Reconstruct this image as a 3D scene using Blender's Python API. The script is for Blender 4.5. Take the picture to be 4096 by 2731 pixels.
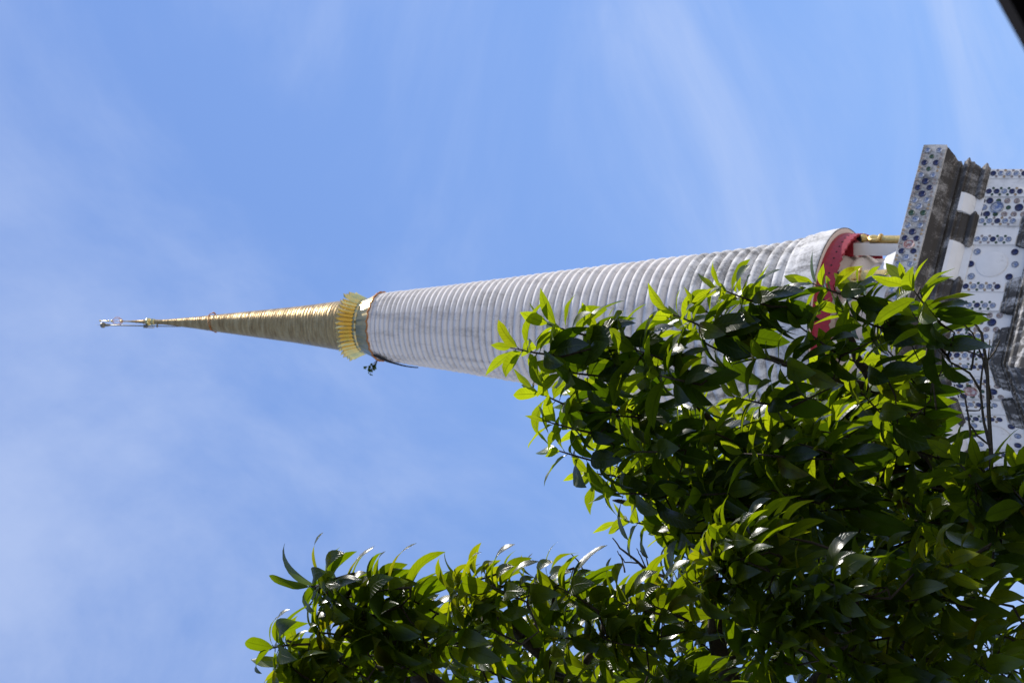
import bpy, math, random
import numpy as np
from mathutils import Vector, Matrix

for o in list(bpy.data.objects):
    bpy.data.objects.remove(o)
SC = bpy.context.scene
COL = SC.collection
R = math.radians
rnd = random.Random(7)

# ------------------------------------------------------------------ camera
CAM = Vector((0, 0, 1.6))
PITCH, YAW, ROLL, FPX = R(23.9), 0.00386, R(1.24), 14000.0
FW = Vector((-math.sin(YAW) * math.cos(PITCH), math.cos(YAW) * math.cos(PITCH), math.sin(PITCH)))
RT = FW.cross(Vector((0, 0, 1))).normalized()
UP = RT.cross(FW)
# the photographer held the camera on its side: picture left is up
CX = -math.cos(ROLL) * UP + math.sin(ROLL) * RT
CY = math.sin(ROLL) * UP + math.cos(ROLL) * RT
cam_data = bpy.data.cameras.new('camera')
cam = bpy.data.objects.new('camera', cam_data)
COL.objects.link(cam)
m = Matrix((CX, CY, -FW)).transposed().to_4x4()
m.translation = CAM
cam.matrix_world = m
cam_data.sensor_width = 36
cam_data.lens = FPX / 4096 * 36
cam_data.clip_start = 0.05
cam_data.clip_end = 6000
cam_data.dof.use_dof = True
cam_data.dof.focus_distance = 11.8
cam_data.dof.aperture_fstop = 30
SC.camera = cam

# ------------------------------------------------------------------ sky, sun, exposure
SUN_AZ, SUN_EL = R(30), R(52)      # azimuth from +X (picture top) towards +Y (away from camera)
sdir = Vector((math.cos(SUN_AZ) * math.cos(SUN_EL), math.sin(SUN_AZ) * math.cos(SUN_EL), math.sin(SUN_EL)))
world = bpy.data.worlds.new('World')
SC.world = world
world.use_nodes = True
wt = world.node_tree
wt.nodes.clear()


def N(t, kind, **kw):
    n = t.nodes.new(kind)
    for k, v in kw.items():
        if k.startswith('i_'):
            n.inputs[k[2:].replace('_', ' ')].default_value = v
        else:
            setattr(n, k, v)
    return n


def ramp(t, stops, interp='LINEAR'):
    n = t.nodes.new('ShaderNodeValToRGB')
    e = n.color_ramp.elements
    n.color_ramp.interpolation = interp
    while len(e) < len(stops):
        e.new(0.5)
    for k, (p, c) in enumerate(stops):
        e[k].position = p
        e[k].color = (c, c, c, 1) if not hasattr(c, '__len__') else (*c, 1)
    return n


def build_sky():
    L = wt.links.new
    sky = N(wt, 'ShaderNodeTexSky', sky_type='NISHITA', sun_disc=False, sun_elevation=SUN_EL,
            sun_rotation=R(90) - SUN_AZ, air_density=1.3, dust_density=0.4, ozone_density=6.0)
    tc = N(wt, 'ShaderNodeTexCoord')
    sep = N(wt, 'ShaderNodeSeparateXYZ')
    L(tc.outputs['Generated'], sep.inputs[0])
    zc = N(wt, 'ShaderNodeMath', operation='MAXIMUM'); L(sep.outputs[2], zc.inputs[0]); zc.inputs[1].default_value = 0.06
    dx = N(wt, 'ShaderNodeMath', operation='DIVIDE'); L(sep.outputs[0], dx.inputs[0]); L(zc.outputs[0], dx.inputs[1])
    dy = N(wt, 'ShaderNodeMath', operation='DIVIDE'); L(sep.outputs[1], dy.inputs[0]); L(zc.outputs[0], dy.inputs[1])
    com = N(wt, 'ShaderNodeCombineXYZ'); L(dx.outputs[0], com.inputs[0]); L(dy.outputs[0], com.inputs[1])
    mp = N(wt, 'ShaderNodeMapping'); L(com.outputs[0], mp.inputs[0])
    mp.inputs['Rotation'].default_value = (0, 0, R(28))
    mp.inputs['Scale'].default_value = (1.6, 0.9, 1)
    mp.inputs['Location'].default_value = (12.17, 35.39, 0.0)
    n1 = N(wt, 'ShaderNodeTexNoise', i_Scale=1.6, i_Detail=12.0, i_Roughness=0.58, i_Distortion=0.6)
    L(mp.outputs[0], n1.inputs['Vector'])
    r1 = ramp(wt, [(0.38, 0.0), (0.74, 1.0)], 'EASE')
    L(n1.outputs[0], r1.inputs[0])
    mul = N(wt, 'ShaderNodeMath', operation='MULTIPLY'); L(r1.outputs[0], mul.inputs[0]); mul.inputs[1].default_value = 0.55
    tint = N(wt, 'ShaderNodeMix', data_type='RGBA', blend_type='MULTIPLY'); tint.inputs['Factor'].default_value = 1.0
    L(sky.outputs[0], tint.inputs['A']); tint.inputs['B'].default_value = (0.93, 0.93, 1.10, 1)
    mix = N(wt, 'ShaderNodeMix', data_type='RGBA')
    L(mul.outputs[0], mix.inputs['Factor']); L(tint.outputs['Result'], mix.inputs['A'])
    mix.inputs['B'].default_value = (4.6, 5.35, 7.2, 1)
    bg = N(wt, 'ShaderNodeBackground'); bg.inputs['Strength'].default_value = 0.1
    L(mix.outputs['Result'], bg.inputs['Color'])
    out = N(wt, 'ShaderNodeOutputWorld'); L(bg.outputs[0], out.inputs[0])


build_sky()
sun_data = bpy.data.lights.new('sun', 'SUN')
sun_data.energy = 4.0
sun_data.angle = R(0.53)
sun_data.color = (1.0, 0.95, 0.87)
sun = bpy.data.objects.new('sun', sun_data)
COL.objects.link(sun)
sun.rotation_euler = sdir.to_track_quat('Z', 'Y').to_euler()
sun.location = (30, 20, 60)
SC.view_settings.view_transform = 'Standard'
SC.view_settings.look = 'None'
SC.view_settings.exposure = 0.45
SC.view_settings.gamma = 1.0
SC.view_settings.use_curve_mapping = False
SC.cycles.max_bounces = 8
SC.cycles.diffuse_bounces = 3
SC.cycles.transmission_bounces = 4
SC.cycles.use_denoising = True


def at(px, py, depth):
    """a point seen at a photograph position, at a given distance along the view"""
    return CAM + depth * (FW + CX * ((px - 2048) / FPX) - CY * ((py - 1365.5) / FPX))


# ------------------------------------------------------------------ materials
def new_mat(name):
    mt = bpy.data.materials.new(name)
    mt.use_nodes = True
    t = mt.node_tree
    b = t.nodes['Principled BSDF']
    return mt, t, b


def plain(name, col, rough=0.6, metal=0.0, bump=0.0, bscale=20.0, var=0.0):
    mt, t, b = new_mat(name)
    b.inputs['Base Color'].default_value = (*col, 1)
    b.inputs['Roughness'].default_value = rough
    b.inputs['Metallic'].default_value = metal
    if bump or var:
        tc = N(t, 'ShaderNodeTexCoord')
        n = N(t, 'ShaderNodeTexNoise', i_Scale=bscale, i_Detail=6.0, i_Roughness=0.6)
        t.links.new(tc.outputs['Object'], n.inputs['Vector'])
        if bump:
            bp = N(t, 'ShaderNodeBump', i_Strength=bump, i_Distance=0.02)
            t.links.new(n.outputs[0], bp.inputs['Height'])
            t.links.new(bp.outputs[0], b.inputs['Normal'])
        if var:
            r = ramp(t, [(0.3, tuple(c * (1 - var) for c in col)), (0.7, tuple(min(1, c * (1 + var)) for c in col))])
            t.links.new(n.outputs[0], r.inputs[0])
            t.links.new(r.outputs[0], b.inputs['Base Color'])
    return mt


def plaster(name, base, dirt, lo, hi, amount, scale=(1.3, 1.3, 1.3), fine=7.0, rough=0.85, second=None):
    """whitewashed plaster with black mould: large patches broken by fine speckle"""
    mt, t, b = new_mat(name)
    L = t.links.new
    tc = N(t, 'ShaderNodeTexCoord')
    mp = N(t, 'ShaderNodeMapping'); L(tc.outputs['Object'], mp.inputs[0]); mp.inputs['Scale'].default_value = scale
    n1 = N(t, 'ShaderNodeTexNoise', i_Scale=1.0, i_Detail=5.0, i_Roughness=0.6, i_Distortion=0.3); L(mp.outputs[0], n1.inputs['Vector'])
    n2 = N(t, 'ShaderNodeTexNoise', i_Scale=fine, i_Detail=8.0, i_Roughness=0.75); L(tc.outputs['Object'], n2.inputs['Vector'])
    ad = N(t, 'ShaderNodeMath', operation='MULTIPLY_ADD'); L(n2.outputs[0], ad.inputs[0]); ad.inputs[1].default_value = 0.75; L(n1.outputs[0], ad.inputs[2])
    sc = N(t, 'ShaderNodeMath', operation='MULTIPLY'); L(ad.outputs[0], sc.inputs[0]); sc.inputs[1].default_value = 0.57
    r = ramp(t, [(lo, 0.0), (hi, 1.0)]); L(sc.outputs[0], r.inputs[0])
    am = N(t, 'ShaderNodeMath', operation='MULTIPLY'); L(r.outputs[0], am.inputs[0]); am.inputs[1].default_value = amount
    # a soft warm and cool variation of the lime wash itself
    n3 = N(t, 'ShaderNodeTexNoise', i_Scale=2.3, i_Detail=3.0); L(tc.outputs['Object'], n3.inputs['Vector'])
    wr = ramp(t, [(0.35, tuple(c * 0.93 for c in base)), (0.65, base)]); L(n3.outputs[0], wr.inputs[0])
    mx = N(t, 'ShaderNodeMix', data_type='RGBA'); L(am.outputs[0], mx.inputs['Factor']); L(wr.outputs[0], mx.inputs['A'])
    mx.inputs['B'].default_value = (*dirt, 1)
    L(mx.outputs['Result'], b.inputs['Base Color'])
    b.inputs['Roughness'].default_value = rough
    b.inputs['Specular IOR Level'].default_value = 0.2
    bp = N(t, 'ShaderNodeBump', i_Strength=0.2, i_Distance=0.012); L(n2.outputs[0], bp.inputs['Height']); L(bp.outputs[0], b.inputs['Normal'])
    return mt


M = {}
M['ring'] = plaster('ringed plaster', (0.75, 0.71, 0.685), (0.15, 0.14, 0.135), 0.495, 0.62, 0.38, (4.0, 4.0, 0.6), 16.0)
M['ring_low'] = plaster('weathered ringed plaster', (0.72, 0.70, 0.68), (0.10, 0.092, 0.085), 0.455, 0.60, 0.8, (3.0, 3.0, 0.7), 13.0)
M['white'] = plaster('clean white plaster', (0.80, 0.785, 0.77), (0.30, 0.29, 0.28), 0.56, 0.68, 0.5, (1.5, 1.5, 1.0), 5.0)
M['fascia'] = plaster('speckled fascia plaster', (0.60, 0.59, 0.58), (0.08, 0.075, 0.07), 0.42, 0.59, 0.85, (1.4, 1.4, 1.4), 16.0)
M['stain'] = plaster('black stained plaster', (0.40, 0.375, 0.35), (0.035, 0.030, 0.026), 0.36, 0.51, 0.93, (2.0, 2.0, 1.2), 24.0)
M['stain2'] = plaster('streaked stained plaster', (0.56, 0.54, 0.52), (0.035, 0.032, 0.029), 0.38, 0.50, 0.94, (3.5, 3.5, 0.8), 12.0)
M['cream'] = plain('cream lime wash', (0.72, 0.62, 0.54), 0.8, bump=0.1, var=0.05)
M['red'] = plain('red lacquer paint', (0.30, 0.009, 0.022), 0.6, bump=0.25, bscale=14, var=0.25)
M['gilt'] = plain('gilded sheet', (0.76, 0.60, 0.25), 0.22, 1.0, bump=0.1, bscale=9)
M['statue_gold'] = plain('worn gold paint', (0.66, 0.47, 0.17), 0.42, 0.85, bump=0.3, bscale=30, var=0.35)
M['mirror'] = plain('polished brass sheet', (0.55, 0.44, 0.22), 0.2, 1.0, bump=0.06, bscale=4)
M['rust'] = plain('rusty copper edge', (0.42, 0.17, 0.05), 0.5, 0.6, bump=0.2, var=0.3)
M['steel'] = plain('grey galvanised steel', (0.22, 0.20, 0.16), 0.45, 0.8)
M['black'] = plain('black cloth', (0.012, 0.011, 0.012), 0.9)
M['hair'] = plain('black lacquer', (0.01, 0.01, 0.012), 0.4)
M['crystal'] = plain('pink crystal beads', (0.75, 0.5, 0.45), 0.15, 0.3)
M['wire'] = plain('pale cable sheath', (0.5, 0.5, 0.52), 0.6)
M['eave'] = plain('dark stained timber', (0.006, 0.004, 0.0035), 0.95, var=0.3)
M['eave'].node_tree.nodes['Principled BSDF'].inputs['Specular IOR Level'].default_value = 0.05
M['tile'] = plain('dark roof tile', (0.008, 0.005, 0.004), 0.95, var=0.3)
M['tile'].node_tree.nodes['Principled BSDF'].inputs['Specular IOR Level'].default_value = 0.05
M['bark'] = plain('brown bark', (0.055, 0.036, 0.024), 0.85, bump=0.6, bscale=60, var=0.45)
M['twig'] = plain('dead grey twig', (0.11, 0.085, 0.065), 0.8, bump=0.4, bscale=80, var=0.4)
M['petal'] = plain('pale cream petals', (0.62, 0.54, 0.30), 0.6)
M['ground'] = plain('courtyard paving', (0.42, 0.40, 0.37), 0.9, bump=0.3, bscale=3, var=0.25)


def gold_cone_mat():
    mt, t, b = new_mat('hammered gold leaf')
    L = t.links.new
    tc = N(t, 'ShaderNodeTexCoord')
    mp = N(t, 'ShaderNodeMapping'); L(tc.outputs['Object'], mp.inputs[0]); mp.inputs['Scale'].default_value = (1, 1, 5)
    n1 = N(t, 'ShaderNodeTexNoise', i_Scale=2.2, i_Detail=8.0, i_Roughness=0.65); L(mp.outputs[0], n1.inputs['Vector'])
    r = ramp(t, [(0.3, (0.30, 0.18, 0.07)), (0.5, (0.46, 0.31, 0.13)), (0.72, (0.58, 0.44, 0.22))]); L(n1.outputs[0], r.inputs[0])
    L(r.outputs[0], b.inputs['Base Color'])
    b.inputs['Metallic'].default_value = 0.8
    rr = ramp(t, [(0.3, 0.26), (0.7, 0.45)]); L(n1.outputs[0], rr.inputs[0]); L(rr.outputs[0], b.inputs['Roughness'])
    v = N(t, 'ShaderNodeTexNoise', i_Scale=10.0, i_Detail=4.0, i_Roughness=0.7); L(tc.outputs['Object'], v.inputs['Vector'])
    bp = N(t, 'ShaderNodeBump', i_Strength=0.45, i_Distance=0.02); L(v.outputs[0], bp.inputs['Height']); L(bp.outputs[0], b.inputs['Normal'])
    return mt


M['gold'] = gold_cone_mat()


def glaze(name, a, bcol, ringcol, scale):
    """glazed porcelain: a painted rim and a mottled centre, laid out over the plate's own surface"""
    mt, t, b = new_mat(name)
    L = t.links.new
    tc = N(t, 'ShaderNodeTexCoord')
    n = N(t, 'ShaderNodeTexNoise', i_Scale=scale, i_Detail=4.0, i_Roughness=0.7); L(tc.outputs['Object'], n.inputs['Vector'])
    r = ramp(t, [(0.44, a), (0.60, bcol)]); L(n.outputs[0], r.inputs[0])
    ln = N(t, 'ShaderNodeVectorMath', operation='LENGTH'); L(tc.outputs['Object'], ln.inputs[0])
    ce = ramp(t, [(0.20, 0.85), (0.36, 0.0)]); L(ln.outputs['Value'], ce.inputs[0])
    cm = N(t, 'ShaderNodeMix', data_type='RGBA'); L(ce.outputs[0], cm.inputs['Factor']); L(r.outputs[0], cm.inputs['A'])
    cm.inputs['B'].default_value = (*bcol, 1)
    rr = ramp(t, [(0.70, 0.0), (0.76, 1.0), (0.86, 1.0), (0.92, 0.0)]); L(ln.outputs['Value'], rr.inputs[0])
    mx = N(t, 'ShaderNodeMix', data_type='RGBA'); L(rr.outputs[0], mx.inputs['Factor']); L(cm.outputs['Result'], mx.inputs['A'])
    mx.inputs['B'].default_value = (*ringcol, 1)
    L(mx.outputs['Result'], b.inputs['Base Color'])
    b.inputs['Roughness'].default_value = 0.3
    b.inputs['Specular IOR Level'].default_value = 0.35
    return mt


M['p_navy'] = glaze('navy glazed porcelain', (0.008, 0.010, 0.055), (0.012, 0.017, 0.09), (0.006, 0.008, 0.045), 2.0)
M['p_light'] = glaze('blue and white porcelain', (0.46, 0.48, 0.50), (0.10, 0.15, 0.32), (0.10, 0.12, 0.17), 2.6)
M['p_green'] = glaze('green glazed porcelain', (0.022, 0.055, 0.028), (0.03, 0.075, 0.035), (0.02, 0.04, 0.02), 2.0)
M['p_floral'] = glaze('floral porcelain', (0.55, 0.53, 0.50), (0.28, 0.10, 0.09), (0.30, 0.12, 0.12), 3.0)
M['p_tan'] = glaze('tan glazed porcelain', (0.33, 0.22, 0.11), (0.40, 0.30, 0.18), (0.22, 0.13, 0.07), 2.0)
M['p_grey'] = glaze('grey brown porcelain', (0.45, 0.40, 0.37), (0.16, 0.11, 0.10), (0.22, 0.15, 0.14), 3.0)


def leaf_mat(name, dark, bright, glow_d, glow_b, rough, vein_scale, trans):
    """two-sided leaf: waxy upper face, matte lower face, light passing through; veins from the leaf's own UV"""
    mt = bpy.data.materials.new(name)
    mt.use_nodes = True
    t = mt.node_tree
    t.nodes.clear()
    L = t.links.new
    at_ = N(t, 'ShaderNodeAttribute', attribute_name='tone')
    uv = N(t, 'ShaderNodeUVMap'); uv.uv_map = 'UVMap'
    sep = N(t, 'ShaderNodeSeparateXYZ'); L(uv.outputs[0], sep.inputs[0])
    cu = N(t, 'ShaderNodeMath', operation='SUBTRACT'); L(sep.outputs[0], cu.inputs[0]); cu.inputs[1].default_value = 0.5
    ab = N(t, 'ShaderNodeMath', operation='ABSOLUTE'); L(cu.outputs[0], ab.inputs[0])
    mid = ramp(t, [(0.018, 1.0), (0.045, 0.0)]); L(ab.outputs[0], mid.inputs[0])
    sl = N(t, 'ShaderNodeMath', operation='MULTIPLY_ADD'); L(ab.outputs[0], sl.inputs[0]); sl.inputs[1].default_value = -0.30; L(sep.outputs[1], sl.inputs[2])
    sn = N(t, 'ShaderNodeMath', operation='MULTIPLY'); L(sl.outputs[0], sn.inputs[0]); sn.inputs[1].default_value = vein_scale
    si = N(t, 'ShaderNodeMath', operation='SINE'); L(sn.outputs[0], si.inputs[0])
    ve = ramp(t, [(0.80, 0.0), (1.0, 0.55)]); L(si.outputs[0], ve.inputs[0])
    vm = N(t, 'ShaderNodeMath', operation='MAXIMUM'); L(mid.outputs[0], vm.inputs[0]); L(ve.outputs[0], vm.inputs[1])
    tc = N(t, 'ShaderNodeTexCoord')
    nz = N(t, 'ShaderNodeTexNoise', i_Scale=14.0, i_Detail=4.0); L(tc.outputs['Object'], nz.inputs['Vector'])

    def tinted(c0, c1, veincol, vf):
        mx = N(t, 'ShaderNodeMix', data_type='RGBA'); L(at_.outputs['Fac'], mx.inputs['Factor'])
        mx.inputs['A'].default_value = (*c0, 1); mx.inputs['B'].default_value = (*c1, 1)
        old = N(t, 'ShaderNodeMapRange'); L(at_.outputs['Fac'], old.inputs['Value']); old.inputs['From Min'].default_value = 1.05; old.inputs['From Max'].default_value = 2.0
        spot = ramp(t, [(0.45, 0.25), (0.62, 1.0)]); L(nz.outputs[0], spot.inputs[0])
        om = N(t, 'ShaderNodeMath', operation='MULTIPLY'); L(old.outputs[0], om.inputs[0]); L(spot.outputs[0], om.inputs[1])
        mo = N(t, 'ShaderNodeMix', data_type='RGBA'); L(om.outputs[0], mo.inputs['Factor']); L(mx.outputs['Result'], mo.inputs['A'])
        mo.inputs['B'].default_value = (0.20 * max(c1) + 0.02, 0.09 * max(c1) + 0.008, 0.004, 1)
        v = N(t, 'ShaderNodeMix', data_type='RGBA'); L(mo.outputs['Result'], v.inputs['A']); v.inputs['B'].default_value = (*veincol, 1)
        s = N(t, 'ShaderNodeMath', operation='MULTIPLY'); L(vm.outputs[0], s.inputs[0]); s.inputs[1].default_value = vf
        L(s.outputs[0], v.inputs['Factor'])
        hs = N(t, 'ShaderNodeHueSaturation'); L(v.outputs['Result'], hs.inputs['Color'])
        rr = ramp(t, [(0.3, 0.8), (0.7, 1.15)]); L(nz.outputs[0], rr.inputs[0]); L(rr.outputs[0], hs.inputs['Value'])
        return hs.outputs[0]

    top = N(t, 'ShaderNodeBsdfPrincipled')
    L(tinted(dark, bright, (bright[0] * 1.8, bright[1] * 1.5, bright[2] * 1.5), 0.6), top.inputs['Base Color'])
    top.inputs['Roughness'].default_value = rough
    top.inputs['Specular IOR Level'].default_value = 0.6
    bot = N(t, 'ShaderNodeBsdfPrincipled')
    und = tuple(0.6 * a + 0.6 * b for a, b in zip(dark, bright))
    L(tinted(und, tuple(1.2 * c for c in bright), (0.10, 0.12, 0.03), 0.5), bot.inputs['Base Color'])
    bot.inputs['Roughness'].default_value = 0.55
    bot.inputs['Specular IOR Level'].default_value = 0.12
    bp = N(t, 'ShaderNodeBump', i_Strength=0.35, i_Distance=0.004); L(vm.outputs[0], bp.inputs['Height'])
    L(bp.outputs[0], top.inputs['Normal']); L(bp.outputs[0], bot.inputs['Normal'])
    ge = N(t, 'ShaderNodeNewGeometry')
    side = N(t, 'ShaderNodeMixShader'); L(ge.outputs['Backfacing'], side.inputs[0]); L(top.outputs[0], side.inputs[1]); L(bot.outputs[0], side.inputs[2])
    tr = N(t, 'ShaderNodeBsdfTranslucent')
    L(tinted(glow_d, glow_b, tuple(0.45 * c for c in glow_d), 0.55), tr.inputs['Color'])
    mix = N(t, 'ShaderNodeMixShader'); mix.inputs[0].default_value = trans
    L(side.outputs[0], mix.inputs[1]); L(tr.outputs[0], mix.inputs[2])
    out = N(t, 'ShaderNodeOutputMaterial'); L(mix.outputs[0], out.inputs[0])
    return mt


M['leaf_a'] = leaf_mat('champak leaf', (0.007, 0.016, 0.005), (0.045, 0.08, 0.009), (0.10, 0.18, 0.002), (0.60, 0.72, 0.010), 0.32, 60.0, 0.44)
M['leaf_b'] = leaf_mat('mango leaf', (0.007, 0.015, 0.006), (0.035, 0.055, 0.006), (0.21, 0.32, 0.002), (0.56, 0.60, 0.007), 0.27, 85.0, 0.44)


# ------------------------------------------------------------------ mesh helpers
class MB:
    def __init__(self):
        self.v, self.f, self.mi = [], [], []

    def add(self, verts, faces, mi=0):
        o = len(self.v)
        self.v += [tuple(p) for p in verts]
        self.f += [tuple(i + o for i in f) for f in faces]
        self.mi += [mi] * len(faces)

    def lathe(self, prof, c=(0, 0), seg=64, mi=0, closed=False, sx=1.0, sy=1.0):
        """prof: (radius, z) from top to bottom"""
        n = len(prof)
        vs, fs = [], []
        for r, z in prof:
            for k in range(seg):
                a = 2 * math.pi * k / seg
                vs.append((c[0] + sx * r * math.cos(a), c[1] + sy * r * math.sin(a), z))
        rows = n if closed else n - 1
        for i in range(rows):
            j = (i + 1) % n
            for k in range(seg):
                k2 = (k + 1) % seg
                fs.append((i * seg + k, j * seg + k, j * seg + k2, i * seg + k2))
        if not closed:
            if prof[0][0] > 1e-4:
                fs.append(tuple(range(seg)))
            if prof[-1][0] > 1e-4:
                fs.append(tuple(reversed(range((n - 1) * seg, n * seg))))
        self.add(vs, fs, mi)

    def square(self, prof, c, ang, mi=0):
        """prof: (half side, z) from top to bottom, mitred round a square turned by ang; capped"""
        vs, fs = [], []
        for h, z in prof:
            for k in range(4):
                a = ang + k * math.pi / 2
                vs.append((c[0] + h * math.sqrt(2) * math.cos(a), c[1] + h * math.sqrt(2) * math.sin(a), z))
        for i in range(len(prof) - 1):
            for k in range(4):
                k2 = (k + 1) % 4
                fs.append((i * 4 + k, (i + 1) * 4 + k, (i + 1) * 4 + k2, i * 4 + k2))
        fs.append((0, 1, 2, 3))
        b = (len(prof) - 1) * 4
        fs.append((b + 3, b + 2, b + 1, b))
        self.add(vs, fs, mi)

    def box(self, o, ax, ay, az, mi=0):
        """o: centre; ax, ay, az: half-extent vectors"""
        o, ax, ay, az = map(Vector, (o, ax, ay, az))
        vs = [o + sx * ax + sy * ay + sz * az for sz in (-1, 1) for sy in (-1, 1) for sx in (-1, 1)]
        self.add(vs, [(0, 2, 3, 1), (4, 5, 7, 6), (0, 1, 5, 4), (2, 6, 7, 3), (0, 4, 6, 2), (1, 3, 7, 5)], mi)

    def tube(self, pts, rads, seg=6, mi=0):
        pts = [Vector(p) for p in pts]
        n = len(pts)
        ref = Vector((0.31, 0.42, 0.85)).normalized()
        vs, fs = [], []
        for i, p in enumerate(pts):
            d = (pts[min(i + 1, n - 1)] - pts[max(i - 1, 0)])
            d = d.normalized() if d.length > 1e-9 else Vector((0, 0, 1))
            a = d.cross(ref)
            if a.length < 1e-3:
                a = d.cross(Vector((1, 0, 0)))
            a.normalize()
            b = d.cross(a)
            for k in range(seg):
                t = 2 * math.pi * k / seg
                vs.append(p + rads[i] * (math.cos(t) * a + math.sin(t) * b))
        for i in range(n - 1):
            for k in range(seg):
                k2 = (k + 1) % seg
                fs.append((i * seg + k, i * seg + k2, (i + 1) * seg + k2, (i + 1) * seg + k))
        fs.append(tuple(reversed(range(seg))))
        fs.append(tuple(range((n - 1) * seg, n * seg)))
        self.add(vs, fs, mi)

    def ball(self, c, r, seg=10, rows=6, mi=0, sz=1.0):
        prof = [(max(1e-5, r * math.sin(math.pi * i / rows)), c[2] + sz * r * math.cos(math.pi * i / rows)) for i in range(rows + 1)]
        self.lathe(prof, (c[0], c[1]), seg, mi)

    def mesh(self, name, mats, smooth=False):
        me = bpy.data.meshes.new(name)
        me.from_pydata(self.v, [], self.f)
        for mt in (mats if isinstance(mats, (list, tuple)) else [mats]):
            me.materials.append(mt)
        if len(me.materials) > 1:
            me.polygons.foreach_set('material_index', self.mi)
        if smooth:
            me.polygons.foreach_set('use_smooth', [True] * len(me.polygons))
            if smooth != 'all':
                me.set_sharp_from_angle(angle=R(smooth))
        me.update()
        return me

    def build(self, name, mats, parent=None, smooth=False, mw=None):
        return link(name, self.mesh(name, mats, smooth), parent, mw)


def link(name, me, parent=None, mw=None):
    o = bpy.data.objects.new(name, me)
    COL.objects.link(o)
    if parent is not None:
        o.parent = parent
    if mw is not None:
        o.matrix_basis = mw
    return o


def tag(o, label=None, cat=None, group=None, kind=None):
    for k, v in (('label', label), ('category', cat), ('group', group), ('kind', kind)):
        if v:
            o[k] = v
    return o


# ------------------------------------------------------------------ ground
g = MB()
n = 24
gv = []
for j in range(n + 1):
    for i in range(n + 1):
        gv.append((-1500 + 3000 * i / n, -1400 + 3000 * j / n, 0.0))
g.add(gv, [(j * (n + 1) + i, j * (n + 1) + i + 1, (j + 1) * (n + 1) + i + 1, (j + 1) * (n + 1) + i) for j in range(n) for i in range(n)])
tag(g.build('ground', M['ground']), kind='structure')

M['bounce_cut'] = plain('dark bounce-cutting ground sheet', (0.035, 0.04, 0.018), 0.95, bump=0.5, bscale=8, var=0.4)  # unseen dark sheet, added to cut ground bounce onto the leaf undersides
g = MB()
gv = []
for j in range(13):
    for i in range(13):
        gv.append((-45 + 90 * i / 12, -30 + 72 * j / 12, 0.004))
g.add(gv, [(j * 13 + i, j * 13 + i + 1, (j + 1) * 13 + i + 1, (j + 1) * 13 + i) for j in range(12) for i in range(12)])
tag(g.build('bounce_cut_sheet', M['bounce_cut']), kind='structure')

# ------------------------------------------------------------------ stupa
TX, TY = 0.0, 88.0
AXIS = (TX, TY)
stupa = bpy.data.objects.new('stupa', None)
COL.objects.link(stupa)
stupa.location = (TX, TY, 0)
tag(stupa, 'white ringed stupa spire with gold tip rising from a plate-studded square block', 'stupa')
SC_ORG = Vector((-TX, -TY, 0))


def part(mb, name, mats, smooth=False, parent=None):
    """a part built about the stupa's axis (its meshes are drawn with the axis at the origin)"""
    return mb.build(name, mats, parent or stupa, smooth)


# radius of the spire against height, as surveyed from the photograph
PR = [(44.62, 0.93), (42.30, 1.205), (40.74, 1.41), (37.75, 1.80), (36.14, 2.0), (34.55, 2.184), (32.98, 2.416), (32.01, 2.591)]


def env(z):
    for (z0, r0), (z1, r1) in zip(PR, PR[1:]):
        if z >= z1:
            t = (z0 - z) / (z0 - z1)
            return r0 + (r1 - r0) * t
    return PR[-1][1]


# ring by ring from the gold collar down to the lip
zs = [44.66]
while zs[-1] > 32.05:
    zs.append(zs[-1] - 0.150 * env(zs[-1]) ** 0.97 - 0.006)
k_fix = (44.66 - 32.0) / (44.66 - zs[-1])
zs = [44.66 - (44.66 - z) * k_fix for z in zs]
for i in range(len(zs) - 1):
    z0, z1 = zs[i], zs[i + 1]
    h = z0 - z1
    gdep = min(0.45 * h, 0.15) * (0.55 if i < 2 else 1.0)
    prof = []
    for q in range(9):
        t = q / 8
        bul = math.sin(math.pi * min(1, t ** 0.85 * 0.96 + 0.02)) ** 0.75
        rr = env(z0 - t * h) - gdep * (1 - bul) + 0.012 * t
        prof.append((rr, z0 - t * h + (0.004 if q == 0 else -0.004 if q == 8 else 0)))
    mb = MB()
    wob = rnd.uniform(-0.006, 0.006)
    mb.lathe([(r + wob, z) for r, z in prof], seg=96)
    # hand-laid plaster is never truly round
    ph = rnd.uniform(0, 6.28)
    vv = []
    for (x, y, z) in mb.v:
        a = math.atan2(y, x)
        s = 1 + 0.0015 * math.sin(3 * a + ph) + 0.0008 * math.sin(11 * a + 2 * ph) + rnd.uniform(-0.0005, 0.0005)
        vv.append((x * s, y * s, z + 0.003 * math.sin(5 * a + ph)))
    mb.v = vv
    part(mb, 'spire_ring', M['ring'] if z1 > 35.0 else M['ring_low'], 50)

# flared lip at the foot of the rings
ZL = 31.03
mb = MB()
mb.lathe([(2.45, 32.06), (2.60, 32.0), (2.66, 31.9), (2.655, 31.82), (2.70, 31.72), (2.745, 31.60), (2.755, 31.5),
          (2.80, 31.3), (2.835, 31.12), (2.842, ZL + 0.02), (2.832, ZL)], seg=128)
mb.f = [f for f in mb.f if len(f) == 4]
part(mb, 'lip', M['ring_low'], 50)
mb = MB()
mb.lathe([(2.832, ZL + 0.0005), (2.815, ZL - 0.012), (2.66, ZL - 0.015), (2.66, ZL + 0.3)], seg=128)
mb.f = [f for f in mb.f if len(f) == 4]
part(mb, 'lip_soffit', M['cream'], 40)
mb = MB()
mb.tube([(2.838 * math.cos(k * math.pi / 64), 2.838 * math.sin(k * math.pi / 64), ZL + 0.004) for k in range(129)], [0.016] * 129, 5)
part(mb, 'lip_edge', M['stain'], 'all')

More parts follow.
